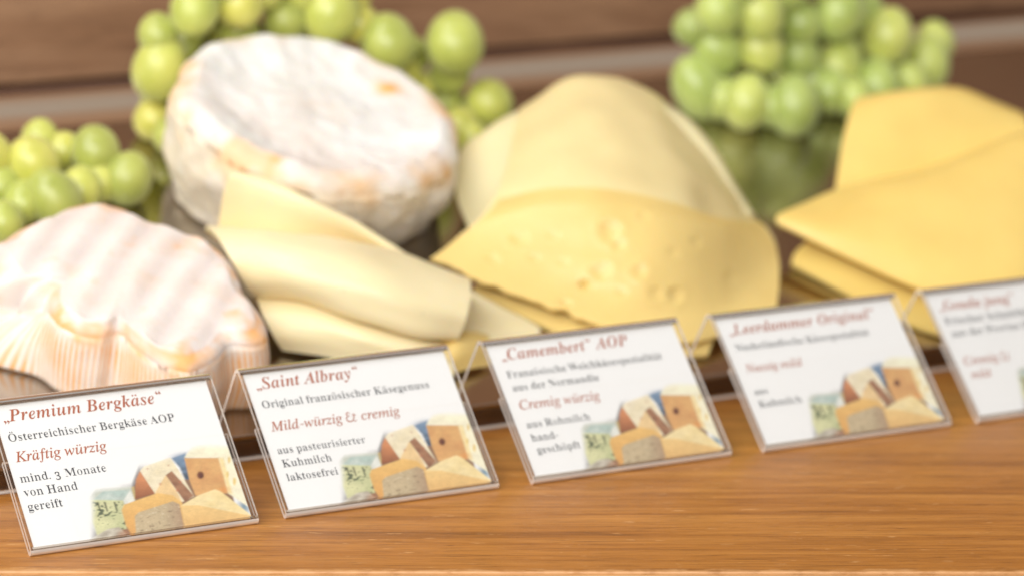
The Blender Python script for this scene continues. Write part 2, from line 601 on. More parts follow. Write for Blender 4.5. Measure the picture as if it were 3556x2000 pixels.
sheet('cheese_slice', [
    [(1000, 760, 0.4), (1090, 735, 0.5), (1185, 738, 0.5)],
    [(1040, 810, 0.5), (1130, 790, 0.6), (1270, 783, 0.4)],
    [(1080, 850, 0.6), (1190, 835, 0.7), (1352, 826, 0.3)],
    [(1110, 885, 0.3), (1220, 875, 0.4), (1350, 850, 0.2)]],
    M_BERG, 'flat pale slice corner poking out to the right under the thick roll', GB, seed=4)
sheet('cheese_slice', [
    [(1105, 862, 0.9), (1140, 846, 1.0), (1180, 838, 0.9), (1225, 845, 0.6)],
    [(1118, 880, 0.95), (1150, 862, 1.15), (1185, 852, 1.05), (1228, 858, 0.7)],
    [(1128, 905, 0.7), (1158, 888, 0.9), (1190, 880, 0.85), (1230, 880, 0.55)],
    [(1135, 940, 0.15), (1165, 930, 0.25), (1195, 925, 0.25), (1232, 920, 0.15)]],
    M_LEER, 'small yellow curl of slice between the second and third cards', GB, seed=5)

# mound of hole cheese
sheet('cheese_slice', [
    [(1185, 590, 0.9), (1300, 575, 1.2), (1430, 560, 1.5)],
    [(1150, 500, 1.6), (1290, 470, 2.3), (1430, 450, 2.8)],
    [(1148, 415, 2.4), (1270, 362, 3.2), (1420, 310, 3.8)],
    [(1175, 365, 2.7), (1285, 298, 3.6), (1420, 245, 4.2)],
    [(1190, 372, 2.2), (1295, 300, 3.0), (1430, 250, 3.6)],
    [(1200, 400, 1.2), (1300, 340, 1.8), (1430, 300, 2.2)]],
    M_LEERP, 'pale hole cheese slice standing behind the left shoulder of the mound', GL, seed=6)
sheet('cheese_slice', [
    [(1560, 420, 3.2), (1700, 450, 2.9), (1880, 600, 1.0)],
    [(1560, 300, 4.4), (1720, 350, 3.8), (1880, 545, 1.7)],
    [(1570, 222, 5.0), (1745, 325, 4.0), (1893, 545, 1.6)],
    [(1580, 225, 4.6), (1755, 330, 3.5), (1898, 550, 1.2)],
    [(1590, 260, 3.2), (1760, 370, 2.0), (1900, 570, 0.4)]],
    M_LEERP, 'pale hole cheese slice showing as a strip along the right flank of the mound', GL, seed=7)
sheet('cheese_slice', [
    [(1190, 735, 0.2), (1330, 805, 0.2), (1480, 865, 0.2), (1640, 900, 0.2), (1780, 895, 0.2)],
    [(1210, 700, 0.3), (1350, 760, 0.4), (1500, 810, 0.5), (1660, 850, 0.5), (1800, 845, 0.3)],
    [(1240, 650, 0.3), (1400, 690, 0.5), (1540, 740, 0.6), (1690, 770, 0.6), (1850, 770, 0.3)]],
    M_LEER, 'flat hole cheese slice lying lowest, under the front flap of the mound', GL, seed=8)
front = [
    [(1082, 655, 1.3), (1240, 722, 1.05), (1420, 787, 0.9), (1570, 840, 0.8), (1745, 862, 0.6), (1950, 792, 0.5)],
    [(1120, 628, 1.6), (1290, 672, 1.6), (1460, 730, 1.5), (1620, 775, 1.4), (1785, 775, 1.1), (1958, 705, 0.8)],
    [(1165, 590, 2.0), (1340, 610, 2.4), (1510, 650, 2.6), (1660, 680, 2.5), (1810, 675, 2.0), (1950, 630, 1.1)],
    [(1215, 545, 2.5), (1375, 540, 3.4), (1530, 560, 3.8), (1680, 585, 3.6), (1812, 590, 2.8), (1925, 580, 1.4)],
    [(1262, 470, 3.0), (1400, 445, 4.1), (1545, 450, 4.6), (1690, 480, 4.2), (1795, 520, 3.1), (1885, 545, 1.7)],
    [(1290, 370, 3.5), (1405, 325, 4.6), (1535, 320, 5.0), (1665, 355, 4.6), (1765, 425, 3.5), (1850, 490, 2.2)],
    [(1310, 280, 3.8), (1405, 222, 4.8), (1510, 206, 5.2), (1630, 240, 4.7), (1735, 335, 3.6), (1820, 440, 2.4)],
    [(1320, 285, 3.3), (1415, 228, 4.4), (1520, 212, 4.7), (1640, 248, 4.2), (1745, 345, 3.0), (1825, 450, 1.7)],
    [(1330, 340, 1.6), (1425, 300, 2.3), (1530, 285, 2.5), (1650, 320, 2.1), (1750, 400, 1.2), (1830, 490, 0.4)]]
dome = [[(a_, b_, c_-d_) for a_, b_, c_ in r] for r, d_ in zip(front[1:], (.5, .45, .3, .1, 0, 0, 0, 0))]
sheet('cheese_slice', dome, M_LEER_LIT,
      'hole cheese slice toned lighter as if lit, arched over the top of the mound, behind the dented flap', GL, thick=0.2, nsub=12, wave=0.06, seed=13)
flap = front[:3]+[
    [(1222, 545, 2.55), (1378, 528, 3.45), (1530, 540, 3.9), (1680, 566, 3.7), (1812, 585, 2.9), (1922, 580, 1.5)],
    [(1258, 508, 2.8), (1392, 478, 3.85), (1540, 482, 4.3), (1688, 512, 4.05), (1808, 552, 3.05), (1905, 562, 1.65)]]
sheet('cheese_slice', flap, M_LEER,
      'hole cheese flap, toned deeper as the less lit part, with dents and a ragged edge, front of the mound', GL, thick=0.2, nsub=16, ragged=0.16,
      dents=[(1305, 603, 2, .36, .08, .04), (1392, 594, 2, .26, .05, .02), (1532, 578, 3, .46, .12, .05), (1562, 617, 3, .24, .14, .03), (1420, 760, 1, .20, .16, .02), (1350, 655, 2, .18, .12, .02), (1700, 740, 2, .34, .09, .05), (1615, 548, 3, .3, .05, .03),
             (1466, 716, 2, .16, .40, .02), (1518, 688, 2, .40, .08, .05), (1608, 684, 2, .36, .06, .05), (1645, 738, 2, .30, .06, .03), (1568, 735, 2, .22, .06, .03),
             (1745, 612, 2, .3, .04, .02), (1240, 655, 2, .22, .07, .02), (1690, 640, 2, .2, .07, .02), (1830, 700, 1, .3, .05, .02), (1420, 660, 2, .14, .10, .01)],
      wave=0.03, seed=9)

# deep yellow slices at the right
sheet('cheese_slice', [
    [(2095, 520, 1.3), (2250, 490, 1.7), (2410, 460, 2.2), (2600, 430, 2.6)],
    [(2108, 430, 2.1), (2255, 400, 2.8), (2410, 380, 3.2), (2600, 385, 3.4)],
    [(2125, 335, 3.1), (2260, 305, 3.8), (2410, 295, 4.1), (2590, 330, 3.9)],
    [(2150, 262, 3.7), (2270, 238, 4.4), (2410, 234, 4.6), (2570, 295, 4.0)],
    [(2165, 262, 3.2), (2285, 240, 3.8), (2425, 238, 3.9), (2580, 300, 3.3)],
    [(2180, 320, 1.3), (2300, 300, 1.6), (2440, 300, 1.6), (2590, 350, 1.0)]],
    M_GOUDA, 'deep yellow slice standing upright at the back of the right pile', GG, seed=10)
sheet('cheese_slice', [
    [(1990, 668, 0.2), (2110, 728, 0.2), (2240, 795, 0.2), (2390, 850, 0.2), (2560, 870, 0.2)],
    [(2000, 640, 0.4), (2130, 675, 0.5), (2270, 725, 0.5), (2420, 760, 0.5), (2600, 770, 0.4)],
    [(2040, 600, 0.5), (2180, 615, 0.6), (2320, 640, 0.7), (2470, 670, 0.7), (2640, 680, 0.5)]],
    M_GOUDA, 'flat yellow slice lying lowest, under the front of the right pile', GG, seed=11)
sheet('cheese_slice', [
    [(1956, 566, 1.4), (2075, 622, 1.3), (2195, 678, 1.2), (2310, 728, 1.1), (2450, 775, 0.9), (2640, 800, 0.8)],
    [(1960, 545, 1.6), (2120, 585, 1.9), (2255, 625, 2.0), (2390, 665, 2.0), (2530, 695, 1.9), (2700, 700, 1.8)],
    [(2035, 512, 1.8), (2180, 525, 2.4), (2315, 545, 2.7), (2445, 572, 2.8), (2580, 590, 2.8), (2730, 600, 2.6)],
    [(2105, 482, 2.0), (2235, 470, 2.8), (2365, 467, 3.3), (2490, 475, 3.6), (2610, 485, 3.7), (2740, 500, 3.5)],
    [(2190, 462, 2.1), (2315, 435, 3.0), (2430, 405, 3.8), (2535, 380, 4.4), (2640, 370, 4.7), (2760, 385, 4.7)],
    [(2260, 452, 1.9), (2370, 418, 2.9), (2470, 378, 3.8), (2560, 342, 4.5), (2655, 325, 4.8), (2770, 330, 4.7)],
    [(2290, 470, 1.0), (2390, 430, 1.9), (2480, 385, 2.8), (2570, 350, 3.6), (2660, 332, 4.0), (2780, 340, 3.9)]],
    M_GOUDA, 'large deep yellow slice draped over the front of the right pile', GG, thick=0.22, nsub=10, seed=12)

# ------------------------------------------------------------------ flower shaped cheese
def nz(v, s=1.0, o=0.0):
    x, y, z = v[0]*s, v[1]*s, v[2]*s
    return noise.noise(Vector((0.80*x+0.36*y-0.48*z+o+.37, -0.22*x+0.92*y+0.33*z-o+.71, 0.56*x-0.16*y+0.81*z+2*o+.13)))


def fbm(v, s, o=0.0):
    return nz(v, s, o)+0.5*nz(v, s*2.1, o+3)+0.25*nz(v, s*4.3, o+7)


H1 = 3.3
outline = [(5, 592), (60, 560), (125, 537), (170, 512), (240, 499), (310, 515), (358, 543), (390, 552), (440, 572), (510, 592), (562, 628),
           (598, 680), (612, 725), (645, 762), (676, 815), (672, 842), (640, 852), (590, 846), (570, 852), (548, 882), (480, 915), (410, 900), (350, 862),
           (315, 822), (290, 814), (265, 830), (205, 822), (150, 795), (128, 757), (112, 722), (85, 708), (35, 716), (-35, 700), (-72, 655), (-45, 608), (-20, 598)]
oc = tray_uvw(T(320, 705, H1))
pol = sorted((math.atan2(q[1]-oc[1], q[0]-oc[0]), math.hypot(q[0]-oc[0], q[1]-oc[1])) for q in (tray_uvw(T(a, b, H1)) for a, b in outline))
tha = np.array([a for a, b in pol]); rad = np.array([b for a, b in pol])
NT = 560
th = np.linspace(-math.pi, math.pi, NT, endpoint=False)
rr = np.interp(th, np.r_[tha-2*math.pi, tha, tha+2*math.pi], np.r_[rad, rad, rad])
ker = np.exp(-(np.arange(-7, 8)/3.0)**2); ker /= ker.sum()
rr = np.convolve(np.r_[rr[-7:], rr, rr[:7]], ker, 'valid')
# the base is rounder than the lobed rim
rbase = np.array([max(rr[(k+j) % NT] for j in range(-34, 35)) for k in range(NT)])
k2 = np.exp(-(np.arange(-40, 41)/18.0)**2); k2 /= k2.sum()
rbase = np.convolve(np.r_[rbase[-40:], rbase, rbase[:40]], k2, 'valid')*1.02
# arc length for the ribs of the side
arc = np.cumsum(np.hypot(np.gradient(rr*np.cos(th)), np.gradient(rr*np.sin(th))))
ga = tray_uvw(T(470, 648, H1)); gb = tray_uvw(T(347, 830, H1))
rd = (gb-ga)[:2]; rd /= np.linalg.norm(rd); rp = np.array([-rd[1], rd[0]])
rings = [('t', f) for f in np.linspace(0.02, 0.93, 104)]+[('e', a) for a in np.linspace(0.12, 1, 8)]+[('s', z) for z in np.linspace(0.0, 1.0, 14)]+[('b', 0.93), ('b', 0.4), ('b', 0.02)]
qf = tray_uvw(T(0, 690, H1))
th0 = math.atan2(qf[1]-oc[1], qf[0]-oc[0])
V, Cc = [], []
for kind, f in rings:
    for k in range(NT):
        R_ = rr[k]
        c_, s_ = math.cos(th[k]), math.sin(th[k])
        rib = 0.5+0.5*math.sin(arc[k]/0.24*2*math.pi)
        fl = math.exp(-((((th[k]-th0+math.pi) % (2*math.pi))-math.pi)/0.42)**2)
        bv, dp = 0.10+0.19*fl, 0.42+1.0*fl
        if kind == 't':
            r_, w_ = R_*f/0.93*(1-bv), H1
        elif kind == 'e':
            a = f*math.pi/2
            r_, w_ = R_*(1-bv)+R_*bv*math.sin(a), H1-dp*(1-math.cos(a))
        elif kind == 's':
            w_ = H1-dp-(H1-dp-0.12)*f
            r_ = (R_*(1-f**.8)+((0.25+.5*fl)*rbase[k]+(0.75-.5*fl)*R_+0.9*fl)*f**.8)*(1+0.03*math.sin(f*math.pi))
        else:
            r_, w_ = ((0.25+.5*fl)*rbase[k]+(0.75-.5*fl)*R_+0.9*fl)*f, 0.02
        x, y = oc[0]+r_*c_, oc[1]+r_*s_
        q = np.array([x, y, w_])
        n1 = fbm(q, 0.7, 1.3)
        side = {'t': 0.0, 'e': f, 's': 1.0, 'b': 0.0}[kind]
        if kind in 'te':
            e = max(0, (r_/R_-0.80)/0.2) if kind == 't' else 1.0
            t = (rp @ np.array([x, y]))/1.55+0.05*nz(q, .4, 5)
            ridge = (0.5+0.5*math.cos(2*math.pi*t))**0.8
            fine = 0.5+0.5*math.sin((rd @ np.array([x, y]))/0.21*2*math.pi+1.5*nz(q, .8, 9))
            fade = 1.0 if kind == 't' else (1-f)
            w_ += fade*(((0.15+.05*nz(q, .3, 70))*ridge+0.02*fine*ridge+0.07*nz(q, .35, 33))*(1-e**2)+0.015*n1+0.25*(1-(r_/R_)**2)-0.06*e)
            w_ += fade*0.10*math.exp(-((r_/R_-0.9)/0.05)**2)*(0.4+nz(q, 0.9, 12))
            om = max(0, min(1, (n1*1.3+0.10+e**2*0.95-0.62)))*0.85*(1-.6*fl)+0.26*max(0, fine-0.35)*max(0, nz(q, .37, 21)+0.2)*2*(0.4+.6*ridge)*(1-.7*fl)+0.26*max(0, fbm(q, .62, 61)-.12)
            base = (np.array([0.85, 0.775, 0.735])*ridge+np.array([0.745, 0.665, 0.635])*(1-ridge))*(1+.05*nz(q, .5, 44))
        else:
            om = (1-rib)**1.2*(0.5+1.0*max(0, min(1, 0.5+fbm(q, .55, 4))))
            base = np.array([0.86, 0.79, 0.73])
            if kind == 's': om *= 1-0.7*fl
            st = min(1.0, max(0.0, (f-0.02-0.10*nz(q, 1.0, 50))/0.16)) if kind == 's' else 1.0
            om *= st
            r_ += 0.035*(rib-0.5)*side*st+0.06*n1*side*st
        if kind == 's' and f < 0.2: om = max(om, (1-f/0.2)*(0.50+0.9*fbm(q, 1.2, 6))*(1-.6*fl))
        om = max(0.0, min(1.0, om))
        col = base*(1-om)+np.array([0.88, 0.45, 0.15])*om
        if kind == 'e': pass
        V.append(tray(oc[0]+r_*c_, oc[1]+r_*s_, max(w_, 0.02)))
        Cc.append(col)
F = []
for i in range(len(rings)-1):
    for k in range(NT):
        a, b = i*NT+k, i*NT+(k+1) % NT
        F.append((a, a+NT, b+NT, b))
F.append(tuple(range(NT)))
F.append(tuple(range((len(rings)-1)*NT, len(rings)*NT))[::-1])
o = mk('flower_cheese', V, F, M_FLOWER, origin=tray(oc[0], oc[1], 0), cols=np.array(Cc))
tag(o, 'flower shaped white cheese with ribbed orange tinted rind at the left', 'cheese')

# ------------------------------------------------------------------ round white cheeses, one on the other
def wheel(name, cu, cv, R, wb_, wt, tilt_u, tilt_v, label, group, seed, sink=0.35, nt_=240, spots=(), shift=(0, 0)):
    rings = [('t', f) for f in np.linspace(0.02, 0.86, 40)]+[('e', a) for a in np.linspace(0.1, 1, 10)]+[('s', f) for f in np.linspace(0.0, 1.0, 30)]+[('f', a) for a in np.linspace(.2, 1, 5)]+[('b', .85), ('b', .02)]
    V, Cc = [], []
    for kind, f in rings:
        for k in range(nt_):
            t = 2*math.pi*k/nt_
            c_, s_ = math.cos(t), math.sin(t)
            Rk = R*(1+0.016*math.sin(2*t+seed)+0.05*fbm((2.2*c_, 2.2*s_, seed*3.0), 0.8, seed))
            top = wt+tilt_u*c_*R*0+0
            if kind == 't': r_, h = Rk*f, 1.0
            elif kind == 'e':
                a = f*math.pi/2
                r_, h = Rk*(.86+.14*math.sin(a)), 1.0
            elif kind == 's': r_, h = Rk*(1+.02*math.sin(math.pi*f)), 1-f
            elif kind == 'f': r_, h = Rk*(1-.10*(1-math.cos(f*math.pi/2))), 0.0
            else: r_, h = Rk*f, 0.0
            dn = {'t': 0.0, 'e': 0.0, 's': f**1.3 if kind == 's' else 0, 'f': 1.0, 'b': 1.0}[kind]
            r_ *= 1-0.075*dn**2
            x, y = r_*c_, r_*s_
            topw = wt+tilt_u*x+tilt_v*y
            if kind == 't':
                e = f/.86
                w_ = topw-sink*(1-min(1, max(0, (e-.70)/.30))**1.5)+0.08*math.sin(e*9+2*nz(np.array([x, y, 0]), .3, 5))
            elif kind == 'e': w_ = topw-0.75*(1-math.cos(f*math.pi/2))+0.22*fbm((3*c_, 3*s_, seed*5.0), 0.9, 2)*(1-f)
            elif kind == 's':
                hi, lo = topw-.75, wb_+.35
                w_ = lo+(hi-lo)*h
            elif kind == 'f': w_ = wb_+.35*(1-math.sin(f*math.pi/2))
            else: w_ = wb_
            q = np.array([x+seed*11, y, w_])
            n1 = fbm(q, 0.55, seed)
            if kind == 't': w_ += 0.16*n1*(.4+.6*f)*(1-max(0, (e-.8)/.2))+0.05*nz(q, 1.6, 8)+0.22*fbm((3*c_, 3*s_, seed*5.0), 0.9, 2)*max(0, (e-.55)/.45)
            elif kind in 'es':
                r_ += 0.22*n1*(.6 if kind == 'e' else 1.0)
            rim = {'t': max(0, (f-.72)/.2)**2, 'e': 1.0, 's': max(0, 1-f*3.2), 'f': 0.3, 'b': 0}[kind]
            patch = max(0, min(1, fbm(q, 0.42, seed+5)*1.5+0.05))
            pk = sum(a_*math.exp(-(((x+cu-p_[0])**2+(y+cv-p_[1])**2)/s_**2)) for p_, a_, s_ in spots)
            om = rim*0.6*patch+0.95*pk*(0.6+0.8*nz(q, 1.3, 40))*(1 if kind in 'te' else (.5 if kind == 's' and f < .2 else 0))+0.08*max(0, fbm(q, 1.0, 17))
            side = {'t': 0, 'e': f**2, 's': 1, 'f': 1, 'b': 1}[kind]
            pk_ = max(0, min(1, 0.5+1.2*fbm(q, .3, 60)-.12*y))
            base = (np.array([0.84, 0.84, 0.825])*(1-pk_)+np.array([0.82, 0.755, 0.715])*pk_)*(1-side)+np.array([0.86, 0.775, 0.63])*side
            base = base*(1-0.05*max(0, nz(q, 1.5, 3)))+np.array([.05, .05, .05])*max(0, nz(q, 1.1, 14))
            if kind in 'sef' and nz(q, 0.9, 30) > 0.12: base = base*0.55+np.array([.84, .80, .74])*0.45
            om = min(1, om)
            V.append(tray(cu+r_*c_+shift[0]*dn, cv+r_*s_+shift[1]*dn, max(w_, 0.02)))
            Cc.append(base*(1-om)+np.array([0.85, 0.45, 0.11])*om)
    F = []
    for i in range(len(rings)-1):
        for k in range(nt_):
            a, b = i*nt_+k, i*nt_+(k+1) % nt_
            F.append((a, a+nt_, b+nt_, b))
    F.append(tuple(range(nt_)))
    F.append(tuple(range((len(rings)-1)*nt_, len(rings)*nt_))[::-1])
    o = mk(name, V, F, M_RIND, origin=tray(cu, cv, wb_), cols=np.array(Cc))
    tag(o, label, 'cheese', group)
    return o


q0 = tray_uvw(T(765, 492, 0))
q = tray_uvw(T(803, 262, 5.0))
wheel('round_cheese', q[0], q[1], 6.15, 0.0, 5.0, -0.09, 0.09, 'large round white mould cheese with a sunken top and orange spots along its rim', None, 1, sink=0.42,
      shift=(q0-q)[:2], spots=[(tray_uvw(T(*a_))[:2], b_, c_) for a_, b_, c_ in (((985, 178, 5.4), 1.3, .6), ((478, 165, 5.6), .9, .45), ((462, 280, 5.4), .8, .35), ((1140, 395, 4.4), .8, .45), ((560, 345, 5.2), .6, .3), ((700, 405, 4.9), .5, .3))])

# ------------------------------------------------------------------ grapes
def grape_mesh(m):
    V, F = [], []
    nu, nv = 28, 18
    for i in range(nv+1):
        a = math.pi*i/nv
        for j in range(nu):
            b = 2*math.pi*j/nu
            z = -math.cos(a)
            r = math.sin(a)*(1-0.05*z)
            V.append((r*math.cos(b), r*math.sin(b), z*1.0))
    for i in range(nv):
        for j in range(nu):
            a, b = i*nu+j, i*nu+(j+1) % nu
            F.append((a, b, b+nu, a+nu))
    me = bpy.data.meshes.new('grape')
    me.from_pydata([tuple(np.array(v)*S) for v in V], [], F)
    me.materials.append(m)
    me.polygons.foreach_set('use_smooth', [True]*len(F))
    return me


def tube(path, r0, r1, V, F, n=8):
    path = [np.array(p, float) for p in path]
    b0 = len(V)
    for i, p in enumerate(path):
        d = path[min(i+1, len(path)-1)]-path[max(i-1, 0)]
        d /= np.linalg.norm(d)+1e-9
        a = np.cross(d, (0.3, 0.2, 0.9)); a /= np.linalg.norm(a)
        b = np.cross(d, a)
        r = r0+(r1-r0)*i/(len(path)-1)
        for j in range(n):
            t = 2*math.pi*j/n
            V.append(p+r*(a*math.cos(t)+b*math.sin(t)))
    for i in range(len(path)-1):
        for j in range(n):
            x, y = b0+i*n+j, b0+i*n+(j+1) % n
            F.append((x, y, y+n, x+n))


def bunch(label, grapes, v0, m, group, fill=(), grow=1.0):
    """grapes: (px, py, radius px, dv, stretch); v0: how far up the tray the bunch lies"""
    me = grape_mesh(m)
    pts = []
    for (px, py, rp_, dv, st) in list(grapes)+list(fill):
        d = ray(px, py)
        v = v0+dv
        # where the sight line meets the upright plane at v, but never below the tray
        P = TO+TV*v
        s = ((P-CAM) @ TV)/(d @ TV)
        X = CAM+s*d
        depth = (X-CAM) @ FWD
        r = rp_*K/FPX*depth*grow
        w = (X-TO) @ TN
        if w < r*0.98:
            X = T(px, py, r*0.98)
        pts.append((X, r, st))
    base = np.mean([p for p, r, s in pts], axis=0)
    base = base-TN*((base-TO) @ TN)
    root = empty('grape_bunch', base)
    tag(root, label, 'grapes', group)
    first = None
    for (X, r, st) in pts:
        o = bpy.data.objects.new('grape', me) if first is None else first.copy()
        first = first or o
        o.location = Vector(X-base)*S
        o.scale = (r, r, r*st*rng.uniform(1.03, 1.2))
        o.rotation_euler = (rng.uniform(-.45, .45), rng.uniform(-.45, .45), rng.uniform(0, 6))
        link(o, root)
    V, F = [], []
    order = sorted(pts, key=lambda p: p[0][0])
    spine = [p[0]+TV*0.5 for p in order[::3]]
    spine = [np.mean([spine[max(0, i-1)], spine[i], spine[min(len(spine)-1, i+1)]], axis=0)-base for i in range(len(spine))]
    if len(spine) > 1:
        tube(catmull(spine, 5), 0.16, 0.10, V, F)
        for X, r, st in pts:
            q = X-base
            k = min(spine, key=lambda s_: np.linalg.norm(s_-q))
            tube([k, (k+q)/2+TN*0.15, q], 0.07, 0.05, V, F, 6)
        mk('stem', V, F, M_STEM, parent=root)
    return root


GP = 'bunches of green grapes'
bunch('yellow green grape bunch at the left edge behind the flower cheese', [
    (240, 380, 62, 0, 1.0), (320, 450, 63, .2, 1.0), (82, 412, 68, -.4, 1.05), (158, 385, 52, 1.2, 1), (203, 478, 54, .3, 1), (138, 502, 66, -.8, 1.05),
    (2, 470, 56, -.6, 1), (8, 560, 54, -1.4, 1), (-30, 390, 60, .2, 1), (100, 352, 48, 1.8, 1), (-70, 480, 60, -.6, 1), (-90, 400, 60, .4, 1), (60, 510, 50, .2, 1),
    (-60, 560, 58, -1.2, 1), (255, 460, 50, 1.2, 1), (-110, 540, 58, -.4, 1)], 19.3, M_GRAPE, GP)
bunch('grape bunch behind the round white cheese on its left', [
    (402, 172, 70, -.2, 1.1), (398, 88, 52, .4, 1), (490, 22, 62, 0, 1.05), (388, 300, 52, .2, 1), (602, 10, 62, .3, 1), (600, 80, 55, 1.0, 1), (716, 52, 54, .5, 1.05),
    (832, 25, 74, .2, 1.05), (470, 120, 50, 1.6, 1), (545, 60, 50, 1.8, 1), (410, 250, 55, 1.2, 1), (450, 215, 55, 1.4, 1), (470, 300, 50, .8, 1), (660, -40, 60, .8, 1), (760, -30, 60, 1, 1),
    (560, -50, 60, .6, 1), (520, 160, 55, 2, 1), (650, 130, 55, 1.8, 1), (880, -30, 60, 1.2, 1), (430, 340, 45, .4, 1), (760, 110, 55, 1.6, 1)], 23.0, M_GRAPE, GP)
bunch('grape bunch emerging between the round white cheese and the slice mound', [
    (976, 108, 70, .5, 1), (905, 62, 50, 1.6, 1), (1144, 108, 74, 0, 1.0), (1132, 180, 52, .5, 1), (1230, 262, 62, -.6, 1), (1060, 232, 48, 1.0, 1), (1080, 290, 50, .6, 1), (1010, 190, 55, 1.4, 1),
    (1155, 320, 50, -.2, 1), (950, 180, 55, 1.6, 1), (1190, 360, 46, -.6, 1), (1120, 260, 50, .8, 1), (1040, 140, 42, 1.8, 1)], 21.6, M_GRAPE, GP)
bunch('fresh green grape bunch standing at the right behind the two slice piles', [
    (1806, 30, 58, .2, 1), (1910, 30, 60, 0, 1.05), (2013, 57, 52, .2, 1), (2111, 30, 62, 0, 1.05), (1740, 69, 45, .9, 1), (1802, 128, 58, .2, 1.05), (1908, 130, 60, -.2, 1), (2007, 145, 54, -.1, 1),
    (2108, 165, 58, -.2, 1.15), (2232, 92, 62, 0, 1.08), (2352, 105, 46, .8, 1.05), (2329, 162, 57, .2, 1.2), (2209, 215, 54, 0, 1.1), (1756, 222, 62, 0, 1.2), (1878, 258, 56, -.5, 1.2),
    (1999, 268, 60, -.6, 1.08), (2088, 230, 50, .8, 1), (2150, 250, 46, .8, 1), (1850, 80, 48, 1.4, 1), (1960, 90, 50, 1.5, 1), (2060, 110, 50, 1.5, 1), (1850, 190, 50, 1.4, 1), (1950, 200, 50, 1.5, 1),
    (2050, 210, 50, 1.5, 1), (2160, 120, 50, 1.4, 1), (2270, 150, 50, 1.2, 1), (2290, 210, 46, .9, 1), (1815, 250, 48, 1.2, 1), (1940, 270, 46, 1.2, 1), (1860, -50, 60, .6, 1), (1980, -40, 60, .6, 1), (2080, -60, 60, .8, 1),
    (2170, 30, 48, 1.2, 1)], 21.8, M_GRAPER, GP, grow=1.06)

# ------------------------------------------------------------------ price cards
CW = 8.5
C1, R1 = np.array([0.05, 0.20]), 0.20
C2, R2 = np.array([4.38, 4.18]), 0.34
TH = 0.14
dv_ = C2-C1
Lc = np.linalg.norm(dv_)
dh = dv_/Lc
nf = np.array([-dh[1], dh[0]])                               # towards the viewer side
cb = (R1-R2)/Lc
fn = nf*math.sqrt(1-cb*cb)+dh*cb                             # normal of the front sheet, in (y, z)
fu = np.array([-fn[1], fn[0]])*-1                            # up the front sheet
if fu[1] < 0: fu = -fu
P_BOT = C1+fn*R1                                             # foot of the front face
SLEN = (C2+fn*R2-P_BOT) @ fu
LAM = math.radians(35.5)
lb = np.array([math.cos(LAM), math.sin(LAM)])                # back of the leg
ld = np.array([math.sin(LAM), -math.cos(LAM)])


def arc_pts(c, r, a0, a1, n):
    return [c+r*np.array([math.cos(a), math.sin(a)]) for a in np.linspace(a0, a1, n)]


def profile():
    """centre line of the bent acrylic sheet and the kind of each stretch"""
    t2 = TH/2
    aL = math.atan2(lb[1], lb[0]); aF = math.atan2(fn[1], fn[0])
    top0 = C2+lb*(R2-t2)
    ln = (top0[1]-0.075)/math.cos(LAM)
    pts, kind = [], []
    for k in range(7): pts.append(top0+ld*ln*(1-k/6)); kind.append(0)
    for q in arc_pts(C2, R2-t2, aL, aF, 12)[1:]: pts.append(q); kind.append(1)
    b0 = C1+fn*(R1-t2)
    e0_ = pts[-1]
    for k in range(1, 9): pts.append(e0_+(b0-e0_)*k/8); kind.append(0)
    for q in arc_pts(C1, R1-t2, aF, aF+math.pi, 12)[1:]: pts.append(q); kind.append(2)
    f0 = pts[-1]
    for k in range(1, 6): pts.append(f0+fu*SLEN*0.62*k/5); kind.append(0)
    return np.array(pts), kind


def acrylic_mesh():
    P, kind = profile()
    d = np.gradient(P, axis=0)
    d /= np.linalg.norm(d, axis=1, keepdims=True)
    n = np.stack([-d[:, 1], d[:, 0]], 1)
    A, B = P+n*TH/2, P-n*TH/2
    m = len(P)
    V = []
    for x in (0.0, CW):
        for q in A: V.append((x, q[0], q[1]))
        for q in B: V.append((x, q[0], q[1]))
    F, mi = [], []
    low, c_ = {}, 0
    for i in range(m-1):
        if kind[i+1] == 2: low[i] = c_; c_ += 1
    j = [i for i in low][5]
    outer_is_b = np.linalg.norm(B[j]-C1) > np.linalg.norm(A[j]-C1)
    for i in range(m-1):
        k = {0: 0, 1: 2, 2: 2}[max(kind[i+1], 0)]
        ko = 1 if kind[i+1] == 2 and low.get(i, 0) > 1 else k  # outer lower bend gets the pale frosted edge as a painted highlight
        F.append((i, i+1, 2*m+i+1, 2*m+i)); mi.append(k if outer_is_b else ko)
        F.append((m+i, 3*m+i, 3*m+i+1, m+i+1)); mi.append(ko if outer_is_b else k)
        F.append((i, m+i, m+i+1, i+1)); mi.append(1)
        F.append((2*m+i, 2*m+i+1, 3*m+i+1, 3*m+i)); mi.append(1)
    F.append((0, 2*m, 3*m, m)); mi.append(1)
    F.append((m-1, 2*m-1, 4*m-1, 3*m-1)); mi.append(1)
    return V, F, mi


def card_point(x, s, out):
    """x along the card, s up the front sheet, out = distance in front of the paper plane"""
    q = P_BOT+fu*s+fn*(-TH-0.03+out)
    return np.array([x, q[0], q[1]])


CARDS = [  # x, y, yaw
    (-9.6229, -0.1723, 0.0057), (0, 0, 0), (9.9003, -0.0852, 0.0017), (19.8125, -0.1958, -0.0097), (29.5886, -0.3357, -0.0023)]


def card_xs(i, px, py):
    """where the sight line through (px, py) of the full photograph meets the paper of card i"""
    x0, y0, a = CARDS[i]
    ca, sa = math.cos(a), math.sin(a)
    Ri = np.array([[ca, sa, 0], [-sa, ca, 0], [0, 0, 1]])
    o = Ri @ (CAM-np.array([x0, y0, 0]))
    d = Ri @ ray(px/K, py/K)
    n = np.array([0, fn[0], fn[1]])
    p0 = card_point(0, 0, 0)
    t = ((p0-o) @ n)/(d @ n)
    q = o+t*d
    s = (q-p0) @ np.array([0, fu[0], fu[1]])
    return q[0], s


